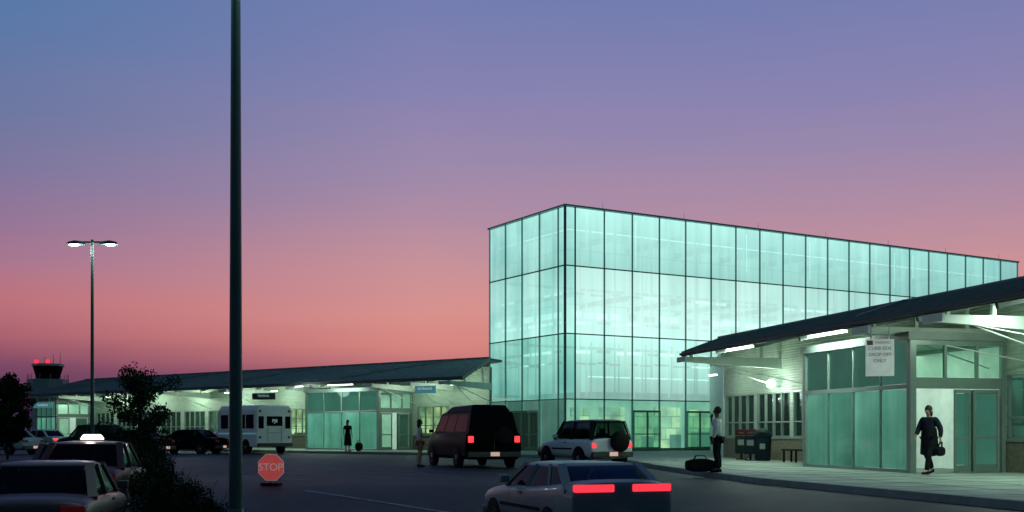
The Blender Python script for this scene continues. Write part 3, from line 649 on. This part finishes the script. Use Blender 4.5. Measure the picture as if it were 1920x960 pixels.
# ---------------------------------------------------------------- people
def skin(name,J,E,mt,parent,sub=2,root=0):
    me=bpy.data.meshes.new(name); ks=list(J); me.from_pydata([J[k][0] for k in ks],[(ks.index(a),ks.index(b)) for a,b in E],[])
    o=bpy.data.objects.new(name,me); COL.objects.link(o); me.materials.append(M[mt])
    md=o.modifiers.new('s','SKIN'); md.use_smooth_shade=True; md.branch_smoothing=.6
    sv=me.skin_vertices[0].data
    for i,k in enumerate(ks):
        r=J[k][1]; sv[i].radius=r if isinstance(r,tuple) else (r,r)
    sv[root].use_root=True
    sb=o.modifiers.new('u','SUBSURF'); sb.levels=sub; sb.render_levels=sub
    if parent:o.parent=parent
    return o
def person(label,loc,rz,pose,top,bottom,skinm='skin',sleeve='short',skirt=None,legs=True,scale=1.0,longhair=False,bulk=0,both=False):
    T=thing('person',label,'person',loc,rz); T.scale=(scale,)*3
    P={'pel':((0,0,.97),(.15,.10)),'spine':((0,0,1.13),(.125,.09)),'chest':((0,0,1.32),(.16,.105)),'cl':((0,-.005,1.44),(.10,.075)),'neck':((0,0,1.51),.052),'hb':((0,.015,1.58),(.068,.08)),'hm':((0,.015,1.67),(.08,.098)),'ht':((0,.0,1.745),(.062,.075)),'nose':((0,.125,1.645),.012)}
    for s_,n_ in ((-1,'l'),(1,'r')):
        P[n_+'sh']=((s_*.175,-.005,1.44),.058); P[n_+'el']=((s_*.235,-.03,1.16),.042); P[n_+'wr']=((s_*.245,.04,.93),.027); P[n_+'pa']=((s_*.245,.06,.85),(.020,.036))
        P[n_+'hi']=((s_*.095,0,.90),.085); P[n_+'th']=((s_*.10,.01,.72),.078); P[n_+'kn']=((s_*.10,.015,.50),.056); P[n_+'ca']=((s_*.10,-.02,.36),.055); P[n_+'an']=((s_*.10,-.03,.09),.036); P[n_+'to']=((s_*.12,.13,.035),.033)
    for k,v in pose.items(): P[k]=(v,P[k][1])
    P={k:(Vector(v[0]),v[1]) for k,v in P.items()}
    E=[('pel','spine'),('spine','chest'),('chest','cl'),('cl','neck'),('neck','hb'),('hb','hm'),('hm','ht'),('hm','nose')]
    for n_ in 'lr':
        E+=[('cl',n_+'sh'),(n_+'sh',n_+'el'),(n_+'el',n_+'wr'),(n_+'wr',n_+'pa'),('pel',n_+'hi'),(n_+'hi',n_+'th'),(n_+'th',n_+'kn'),(n_+'kn',n_+'ca'),(n_+'ca',n_+'an'),(n_+'an',n_+'to')]
        d=(P[n_+'pa'][0]-P[n_+'wr'][0]).normalized(); side=d.cross(Vector((1,0,0))).normalized() if abs(d.x)<.9 else Vector((0,1,0)); inn=d.cross(side).normalized()*(1 if n_=='l' else -1)
        for i,(off,ln) in enumerate(((-.027,.062),(-.009,.075),(.009,.08),(.027,.07))):
            a=P[n_+'pa'][0]+d*.035+side*off; b=a+d*ln*.55+inn*.008; c=a+d*ln*.9+inn*.03
            P[f'{n_}f{i}a']=(a,.010); P[f'{n_}f{i}b']=(b,.009); P[f'{n_}f{i}c']=(c,.007)
            E+=[(n_+'pa',f'{n_}f{i}a'),(f'{n_}f{i}a',f'{n_}f{i}b'),(f'{n_}f{i}b',f'{n_}f{i}c')]
        a=P[n_+'pa'][0]+side*.05+inn*.01; b=a+d*.04+side*.012+inn*.01
        P[n_+'ta']=(a,.011); P[n_+'tb']=(b,.009); E+=[(n_+'pa',n_+'ta'),(n_+'ta',n_+'tb')]
    skin('body',P,E,skinm,T)
    hm=P['hm'][0]
    mb=MB()
    for sx in (-1,1): mb.sphere(hm+Vector((sx*.032,.088,.005)),.011,'black',6,4)
    mb.box(hm.x-.025,hm.x+.025,hm.y+.085,hm.y+.098,hm.z-.068,hm.z-.06,'magenta'); mb.obj('face',T)
    for sx in (-1,1): MB().sphere(hm+Vector((sx*.084,-.005,-.01)),.028,skinm,6,5,(.4,.7,1)).obj('ear',T)
    mb=MB(); mb.sphere(hm+Vector((0,-.028,.03)),.106,'hair',14,10,(.88,1.0,1.0))
    if longhair: mb.sphere(hm+Vector((0,-.07,-.08)),.10,'hair',12,8,(.9,.6,1.3))
    mb.obj('hair',T,smooth=True)
    def grow(k,d,pos=None,bk=1.0):
        p,r=P[k]; d+=bulk*bk; r=(r[0]+d,r[1]+d) if isinstance(r,tuple) else (r+d,r+d)
        return (pos if pos is not None else p,r)
    S={'pel':grow('pel',.022),'spine':grow('spine',.028),'chest':grow('chest',.022),'cl':grow('cl',.018),'nk':((P['cl'][0]+P['neck'][0])/2,.062)}
    Es=[('pel','spine'),('spine','chest'),('chest','cl'),('cl','nk')]
    for n_ in 'lr':
        S[n_+'sh']=grow(n_+'sh',.016,None,.6); Es.append(('cl',n_+'sh'))
        if sleeve=='long': S[n_+'el']=grow(n_+'el',.018,None,.4); S[n_+'wr']=grow(n_+'wr',.014,None,.3); Es+=[(n_+'sh',n_+'el'),(n_+'el',n_+'wr')]
        else: S[n_+'el']=grow(n_+'el',.026,P[n_+'sh'][0].lerp(P[n_+'el'][0],.72)); Es.append((n_+'sh',n_+'el'))
    skin('shirt',S,Es,top,T)
    if skirt:
        ztop,zbot,r0,r1,lean=skirt; rings=[]
        c0=P['pel'][0]
        for i in range(8):
            t=i/7; z=ztop+(zbot-ztop)*t; r=r0+(r1-r0)*math.sin(t*1.3)
            rings.append([(c0.x+(r+.015*math.sin(a*5+1)*t)*math.cos(a)*.95,c0.y+lean*t+(r+.02*math.sin(a*7)*t)*.85*math.sin(a),z+.04*math.sin(a*2)*t) for a in [2*math.pi*k/28 for k in range(28)]])
        MB().loft(rings,bottom).obj('skirt',T,smooth=True)
    if not skirt or both:
        S={'pel':grow('pel',.018,None,0)}; Es=[]
        for n_ in 'lr':
            S[n_+'hi']=grow(n_+'hi',.018,None,0); S[n_+'th']=grow(n_+'th',.02,None,0); Es+=[('pel',n_+'hi'),(n_+'hi',n_+'th')]
            if legs:
                S[n_+'kn']=grow(n_+'kn',.024,None,0); S[n_+'ca']=grow(n_+'ca',.022,None,0); S[n_+'an']=grow(n_+'an',.032,None,0); Es+=[(n_+'th',n_+'kn'),(n_+'kn',n_+'ca'),(n_+'ca',n_+'an')]
            else:
                S[n_+'kn']=grow(n_+'th',.022,P[n_+'th'][0].lerp(P[n_+'kn'][0],.5),0); Es.append((n_+'th',n_+'kn'))
        skin('trousers',S,Es,bottom,T)
    for n_ in 'lr':
        a=P[n_+'an'][0]; t=P[n_+'to'][0]; d=(t-a); d.z=0; d.normalize(); b=MB()
        h=a-d*.06; r_=Vector((d.y,-d.x,0))*.045; e=t+d*.05; za=a.z-.09; zt_=t.z-.035
        Z=lambda p,z: (p.x,p.y,z)
        b.hexa([Z(h-r_,za),Z(h+r_,za),Z(e+r_,zt_),Z(e-r_,zt_),Z(h-r_*.8,za+.10),Z(h+r_*.8,za+.10),Z(e+r_*.8,zt_+.05),Z(e-r_*.8,zt_+.05)],'black'); b.obj('shoe',T,bevel=.02)
    return T
person('man in white shirt and dark trousers raising one hand',(px(1345,30.2),30.2,.15),R(65),
  {'rel':(.25,.10,1.17),'rwr':(.15,.20,1.42),'rpa':(.12,.185,1.50),'lel':(-.24,-.04,1.16),'lwr':(-.23,.06,.94),'lpa':(-.22,.08,.86)},'shirtwhite','cloth_black','skindk','long',bulk=.018)
wl=(px(1742,28.4),28.4,.15); wr_=R(128)
person('woman in bulky dark coat striding out of the doorway',wl,wr_,
  {'lkn':(-.09,.16,.52),'lan':(-.09,.26,.10),'lto':(-.10,.42,.06),'lca':(-.09,.18,.36),'rkn':(.09,-.04,.50),'rca':(.09,-.16,.37),'ran':(.09,-.28,.15),'rto':(.10,-.14,.04),'rel':(.27,.04,1.17),'rwr':(.24,.20,1.02),'rpa':(.22,.26,.97),'lel':(-.27,-.10,1.17),'lwr':(-.28,-.06,.95),'lpa':(-.28,-.05,.87),'hm':(0,.05,1.66),'ht':(0,.04,1.735),'nose':(0,.155,1.62),'hb':(0,.04,1.57)},'cloth_navy','cloth_black','skin','long',skirt=(1.20,.52,.20,.245,-.02),longhair=True,bulk=.035,both=True)
person('woman in black dress standing by the glass entrance',(px(652,63.2),63.2,.15),R(-150),{},'cloth_black','cloth_black','skin','short',skirt=(1.05,.35,.17,.24,0),longhair=True)
person('woman in pale top and tan shorts standing behind the van',(px(787,39.5),39.5,0),R(-75),
  {'rwr':(.2,.2,1.12),'rpa':(.17,.27,1.14),'rel':(.24,.02,1.15)},'cloth_pink','cloth_tan','skin','short',legs=False,scale=.95,longhair=True)
def bag(name,label,cat,loc,rz,sx,sy,sz,k,hh=1.22):
    T=thing(name,label,cat,loc,rz); rings=[]
    for q in (-1,-.93,-.5,0,.5,.93,1):
        w=(1-abs(q)**6*.35); rings.append([(q*sx/2,w*sy/2*math.copysign(abs(math.cos(a))**.6,math.cos(a)),sz/2+w*sz/2*math.copysign(abs(math.sin(a))**.6,math.sin(a))*(1-.08*abs(q))) for a in [2*math.pi*(j+.5)/14 for j in range(14)]])
    MB().loft(rings,k).obj('bag_body',T,smooth=True)
    mb=MB(); pts=[(-sx*.22,0,sz*.95),(-sx*.15,.02,sz*hh),(sx*.15,.02,sz*hh),(sx*.22,0,sz*.95)]
    for a,b in zip(pts[:-1],pts[1:]): mb.beam(a,b,.04,.02,'black')
    mb.obj('handle',T)
bag('duffel_bag','black duffel bag resting on the pavement','bag',(px(1313,30.4),30.4,.15),R(8),.80,.38,.37,'cloth_black')
bag('suitcase','small dark suitcase standing on the pavement','suitcase',(px(673,63.4),63.4,.15),R(40),.42,.25,.5,'cloth_black')
# handbag hanging from the walking woman's left hand
hx=-.28*math.cos(wr_)+.05*math.sin(wr_); hy=-.28*math.sin(wr_)-.05*math.cos(wr_)
bag('handbag','dark handbag hanging from the walking woman\'s hand','bag',(wl[0]+hx,wl[1]+hy,.15+.48),wr_+R(90),.34,.14,.25,'cloth_black',1.42)

# ---------------------------------------------------------------- signs
T=thing('stop_sign','low red octagonal stop sign on a short base','stop sign',(px(508,26.5),26.5,g(px(508,26.5),26.5)),R(-6))
zc=.43
def octo(r,y,k,name,par):
    mb=MB(); p=[(r*math.cos(R(22.5+45*i)),r*math.sin(R(22.5+45*i))) for i in range(8)]
    mb.loft([[(a,y,zc+b) for a,b in p],[(a,y+.012,zc+b) for a,b in p]],k); return mb.obj(name,par)
octo(.345,0,'signwhite','sign_border',T); octo(.332,-.006,'signred','sign_face',T)
text('STOP',.25,(0,-.012,zc),(R(90),0,0),'signwhite',T)
mb=MB(); mb.cyl((0,.03,0),(0,.03,.5),.03,.03,'alu',10); mb.box(-.22,.22,-.14,.2,0,.06,'black'); mb.obj('base',T,bevel=.01)
def hang_sign(name,label,loc,rz,w,h,face,lines,tk,sz,topz,red=False):
    T=thing(name,label,'sign',loc,rz)
    MB().box(-w/2,w/2,0,.06,0,h,face).obj('panel',T,bevel=.01)
    for sx in (-1,1): MB().cyl((sx*w*.32,.03,h),(sx*w*.32,.03,topz),.015,.015,'white',6).obj('hanger',T)
    for i,l in enumerate(lines):
        text(l,sz,(0,-.006,h-(i+.7)*sz*1.35-(.12 if red else 0)),(R(90),0,0),tk,T)
    if red:
        MB().box(-w/2+.03,-w/2+.17,-.006,.0,h-.14,h-.03,'magenta').obj('emblem',T)
        text('PARKING',.085,(.07,-.012,h-.085),(R(90),0,0),'magenta',T)
hang_sign('hanging_sign','pale curb side drop off sign hanging from canopy',(px(1650,27.6),27.6,2.65),R(-12),.68,.92,'signpanel',['CURB SIDE','DROP OFF','ONLY'],'magenta',.115,1.3,True)
hang_sign('hanging_sign','dark rectangular sign hanging under the canopy',(px(494,70.5),70.5,3.32),R(-25),1.8,.42,'signdark',['TERMINAL'],'textglow',.2,.8)
hang_sign('hanging_sign','pale blue sign under the canopy beam',(px(797,62.5),62.5,3.45),R(-25),1.35,.42,'signblue',['ENTRANCE'],'signface',.18,.5)
hang_sign('hanging_sign','pale sign above far terminal entrance',(px(80,87),87,3.15),R(-25),2.1,.42,'signblue',['ENTRANCE'],'signface',.22,.9)

# ---------------------------------------------------------------- bins, boxes, bench
M['binblue']=mat('bin_blue',(.006,.018,.026),.6,spec=.1); M['bingreen']=mat('bin_green',(.006,.024,.019),.6,spec=.1); M['binred']=mat('bin_red',(.028,.007,.007),.7,spec=.05); M['yellow']=mat('label_dull',(.06,.05,.03),.6); M['dimwhite']=mat('label_white',(.18,.21,.21),.6)
def bin_(x,d,k,label,lid):
    T=thing('newspaper_box' if lid=='box' else 'litter_bin',label,'newspaper box' if lid=='box' else 'bin',(x,d,.15),R(-14))
    if lid=='box':
        MB().box(-.24,.24,-.2,.2,.25,.95,k).obj('cabinet',T,bevel=.03)
        MB().box(-.13,.13,-.215,-.2,.58,.80,'dimwhite').obj('door',T)
        mb=MB(); mb.hexa([(-.24,-.2,.96),(.24,-.2,.96),(.24,.2,.96),(-.24,.2,.96),(-.24,0,1.2),(.24,0,1.2),(.24,.2,1.2),(-.24,.2,1.2)],'binred'); mb.obj('header',T,bevel=.02)
        mb=MB(); mb.box(-.04,.04,-.04,.04,.0401,.25,'black'); mb.box(-.2,.2,-.18,.18,0,.04,'black'); mb.obj('pedestal',T)
        MB().box(-.10,.10,-.14,-.1,1.02,1.10,'yellow').obj('label_plate',T)
    else:
        MB().loft([[(r_*math.cos(a),r_*math.sin(a),z) for a in [2*math.pi*j/20 for j in range(20)]] for z,r_ in ((0,.27),(.05,.3),(.9,.33),(.92,.36),(1.0,.36),(1.15,.24),(1.24,.06))],k).obj('barrel',T,smooth=True)
        MB().box(-.10,.10,-.37,-.345,.45,.66,'dimwhite').obj('label_plate',T)
        MB().box(-.12,.12,-.38,-.3,.98,1.08,'black').obj('opening',T)
bin_(px(1390,44.0),44.0,'bingreen','green newspaper box with red header','box')
bin_(px(1407,42.6),42.6,'binblue','blue newspaper box with red header','box')
bin_(px(1430,42.2),42.2,'binblue','dark blue litter bin with white label','bin')
T=thing('bench','small dark bench on the pavement','bench',(px(1488,40.0),40.0,.15),R(-76))
MB().box(-.55,.55,-.2,.2,.42,.48,'black').obj('seat',T,bevel=.01)
for sx in (-.45,.45):
    for y in (-.15,.15): MB().box(sx-.03,sx+.03,y-.03,y+.03,0,.42,'black').obj('leg',T)

# ---------------------------------------------------------------- vegetation
def leaves(mb,c,rx,ry,rz_,n,size,k,rnd):
    for _ in range(n):
        while True:
            p=Vector((rnd.uniform(-1,1),rnd.uniform(-1,1),rnd.uniform(-1,1)))
            if .15<p.length<1: break
        q=Vector(c)+Vector((p.x*rx,p.y*ry,p.z*rz_)); a=Vector((rnd.gauss(0,1),rnd.gauss(0,1),rnd.gauss(0,1))).normalized(); b=a.orthogonal().normalized(); s=size*rnd.uniform(.6,1.4)
        mb.poly([q-a*s,q+b*s*.5,q+a*s,q-b*s*.5],k if rnd.random()<.6 else ('leafdk' if k=='leaf' else k))
def tree(label,loc,h,rad,seed,dens=1.0,size=.07,mt='leaf'):
    rnd=random.Random(seed); T=thing('small_tree',label,'tree',loc)
    mb=MB(); mb.cyl((0,0,-.05),(.03,0,h*.45),.06,.045,'bark',8); mb.cyl((.03,0,h*.45),(0,0,h*.95),.045,.010,'bark',7)
    ends=[]
    for i in range(28):
        z=h*(.18+.72*i/28); a=rnd.uniform(0,6.28); l=rad*rnd.uniform(.5,1.1)*(1.1-.85*abs(i/28-.3)); e=Vector((math.cos(a)*l,math.sin(a)*l,z+l*.45)); mb.cyl((0.01,0,z),e,.020,.005,'bark',5); ends+=[e,e.lerp(Vector((0,0,z)),.4),e.lerp(Vector((0,0,z)),.7)]
        for _ in range(2):
            e2=e+Vector((rnd.uniform(-.25,.25),rnd.uniform(-.25,.25),rnd.uniform(.0,.25))); mb.cyl(e.lerp(Vector((0,0,z)),.3),e2,.008,.003,'bark',4); ends.append(e2)
    mb.obj('trunk',T,smooth=True)
    mb=MB()
    for e in ends: leaves(mb,e,rad*.27,rad*.27,rad*.22,int(60*dens),size,mt,rnd)
    mb.obj('crown',T)
tree('small leafy tree rising from the hedge',(px(262,33),33,g(px(262,33),33)),3.6,1.05,3,1.0,.044)
tree('small dark tree near the terminal end',(px(14,50),50,-.05),3.9,.95,5,1.6,.06,'leafdk')
def bush(label,loc,r,h,seed):
    rnd=random.Random(seed); T=thing('bush',label,'bush',loc)
    mb=MB()
    for i in range(9): a=rnd.uniform(0,6.28); mb.cyl((0,0,0),(math.cos(a)*r*.7,math.sin(a)*r*.7,h*rnd.uniform(.8,1.1)),.015,.004,'bark',5)
    mb.obj('stem',T); mb=MB()
    for i in range(28):
        a=rnd.uniform(0,6.28); q=r*rnd.uniform(0,.85); leaves(mb,(math.cos(a)*q,math.sin(a)*q,h*rnd.uniform(.15,.92)*(1-.35*q/r)),r*.3,r*.3,h*.18,150,.026,'leafdk' if rnd.random()<.75 else 'leaf',rnd)
    mb.obj('foliage',T)
for i,(u,d,r,h) in enumerate(((285,24,.8,1.15),(318,22,.8,1.0),(352,20,.75,.9),(385,19,.7,.78),(415,17.6,.6,.62),(300,19,.8,.85),(345,17.2,.75,.72),(395,16.2,.6,.55),(268,27,.8,1.35),(250,30,.7,1.5))):
    bush('low dark leafy bush beside the parked cars',(px(u,d),d,g(px(u,d),d)),r,h,20+i)
rnd=random.Random(9); mb=MB()
for i in range(170):
    x=-330+i*2.6; leaves(mb,(x,330+rnd.uniform(-5,5),rnd.uniform(1,3.5)),4,4,rnd.uniform(2.5,5),40,.9,'leafdk',rnd)
o=mb.obj('distant_wood'); o['kind']='stuff'; o['label']='dark line of distant trees on the horizon'; o['category']='trees'

# ---------------------------------------------------------------- world
w=bpy.data.worlds.new('World'); scene.world=w; w.use_nodes=True; t=w.node_tree; t.nodes.clear(); N=t.nodes.new; Lk=t.links.new
out=N('ShaderNodeOutputWorld'); tc=N('ShaderNodeTexCoord'); sp=N('ShaderNodeSeparateXYZ'); Lk(tc.outputs['Generated'],sp.inputs[0])
def lin(c): return tuple(((x/255)/12.92 if x/255<=.04045 else ((x/255+.055)/1.055)**2.4) for x in c)+(1,)
def ramp(stops):
    r=N('ShaderNodeValToRGB'); e=r.color_ramp.elements
    while len(e)>1: e.remove(e[-1])
    e[0].position=stops[0][0]; e[0].color=lin(stops[0][1])
    for p_,c in stops[1:]: q=e.new(p_); q.color=lin(c)
    return r
ns=N('ShaderNodeTexNoise'); ns.inputs['Scale'].default_value=3; ns.inputs['Detail'].default_value=5
mp=N('ShaderNodeMapping'); mp.inputs['Scale'].default_value=(1,1,9); Lk(tc.outputs['Generated'],mp.inputs[0]); Lk(mp.outputs[0],ns.inputs['Vector'])
ad=N('ShaderNodeMath'); ad.operation='MULTIPLY_ADD'; Lk(ns.outputs[0],ad.inputs[0]); ad.inputs[1].default_value=.03
off=N('ShaderNodeMath'); off.operation='SUBTRACT'; off.inputs[1].default_value=.015; Lk(sp.outputs[2],off.inputs[0]); Lk(off.outputs[0],ad.inputs[2])
rc=ramp([(0,(62,45,78)),(.035,(114,70,98)),(.055,(178,104,114)),(.078,(214,134,128)),(.11,(216,145,141)),(.145,(200,146,153)),(.185,(178,141,163)),(.235,(156,137,171)),(.29,(136,131,177)),(.365,(114,125,176)),(.7,(50,75,140)),(1,(30,50,110))])
rl=ramp([(0,(50,38,70)),(.035,(84,56,90)),(.055,(128,74,102)),(.08,(170,98,112)),(.105,(188,114,124)),(.135,(174,118,140)),(.165,(150,117,150)),(.21,(126,118,157)),(.26,(106,119,161)),(.335,(84,120,167)),(.7,(40,75,135)),(1,(25,50,105))])
Lk(ad.outputs[0],rc.inputs[0]); Lk(ad.outputs[0],rl.inputs[0])
mr=N('ShaderNodeMapRange'); mr.inputs[1].default_value=-.08; mr.inputs[2].default_value=-.42; Lk(sp.outputs[0],mr.inputs[0])
mx=N('ShaderNodeMix'); mx.data_type='RGBA'; Lk(mr.outputs[0],mx.inputs[0]); Lk(rc.outputs[0],mx.inputs[6]); Lk(rl.outputs[0],mx.inputs[7])
mb2=N('ShaderNodeMapRange'); mb2.inputs[1].default_value=.45; mb2.inputs[2].default_value=-.2; Lk(sp.outputs[1],mb2.inputs[0])
m4=N('ShaderNodeMix'); m4.data_type='RGBA'; Lk(mb2.outputs[0],m4.inputs[0]); Lk(mx.outputs[2],m4.inputs[6]); m4.inputs[7].default_value=lin((44,68,86))
b1=N('ShaderNodeBackground'); Lk(m4.outputs[2],b1.inputs[0]); b1.inputs[1].default_value=1.0
sk=N('ShaderNodeTexSky'); sk.sky_type='NISHITA'; sk.sun_disc=False; sk.sun_elevation=R(0.5); sk.sun_rotation=R(-10)
b2=N('ShaderNodeBackground'); Lk(sk.outputs[0],b2.inputs[0]); b2.inputs[1].default_value=.0003
asd=N('ShaderNodeAddShader'); Lk(b1.outputs[0],asd.inputs[0]); Lk(b2.outputs[0],asd.inputs[1]); Lk(asd.outputs[0],out.inputs[0])
sl=bpy.data.lights.new('sun','SUN'); sl.energy=.03; sl.angle=R(8); sl.color=(1,.6,.55); so=bpy.data.objects.new('sun',sl); COL.objects.link(so); so.rotation_euler=(R(-86),0,R(10))

# ---------------------------------------------------------------- camera
c=bpy.data.cameras.new('camera'); co=bpy.data.objects.new('camera',c); COL.objects.link(co); co.location=(0,0,CZ); co.rotation_euler=(R(90),0,0)
c.lens=36*F/1920; c.sensor_width=36; c.shift_y=330/1920; c.clip_end=3000; c.clip_start=.1; scene.camera=co
scene.view_settings.view_transform='Standard'; scene.view_settings.look='None'; scene.view_settings.exposure=0
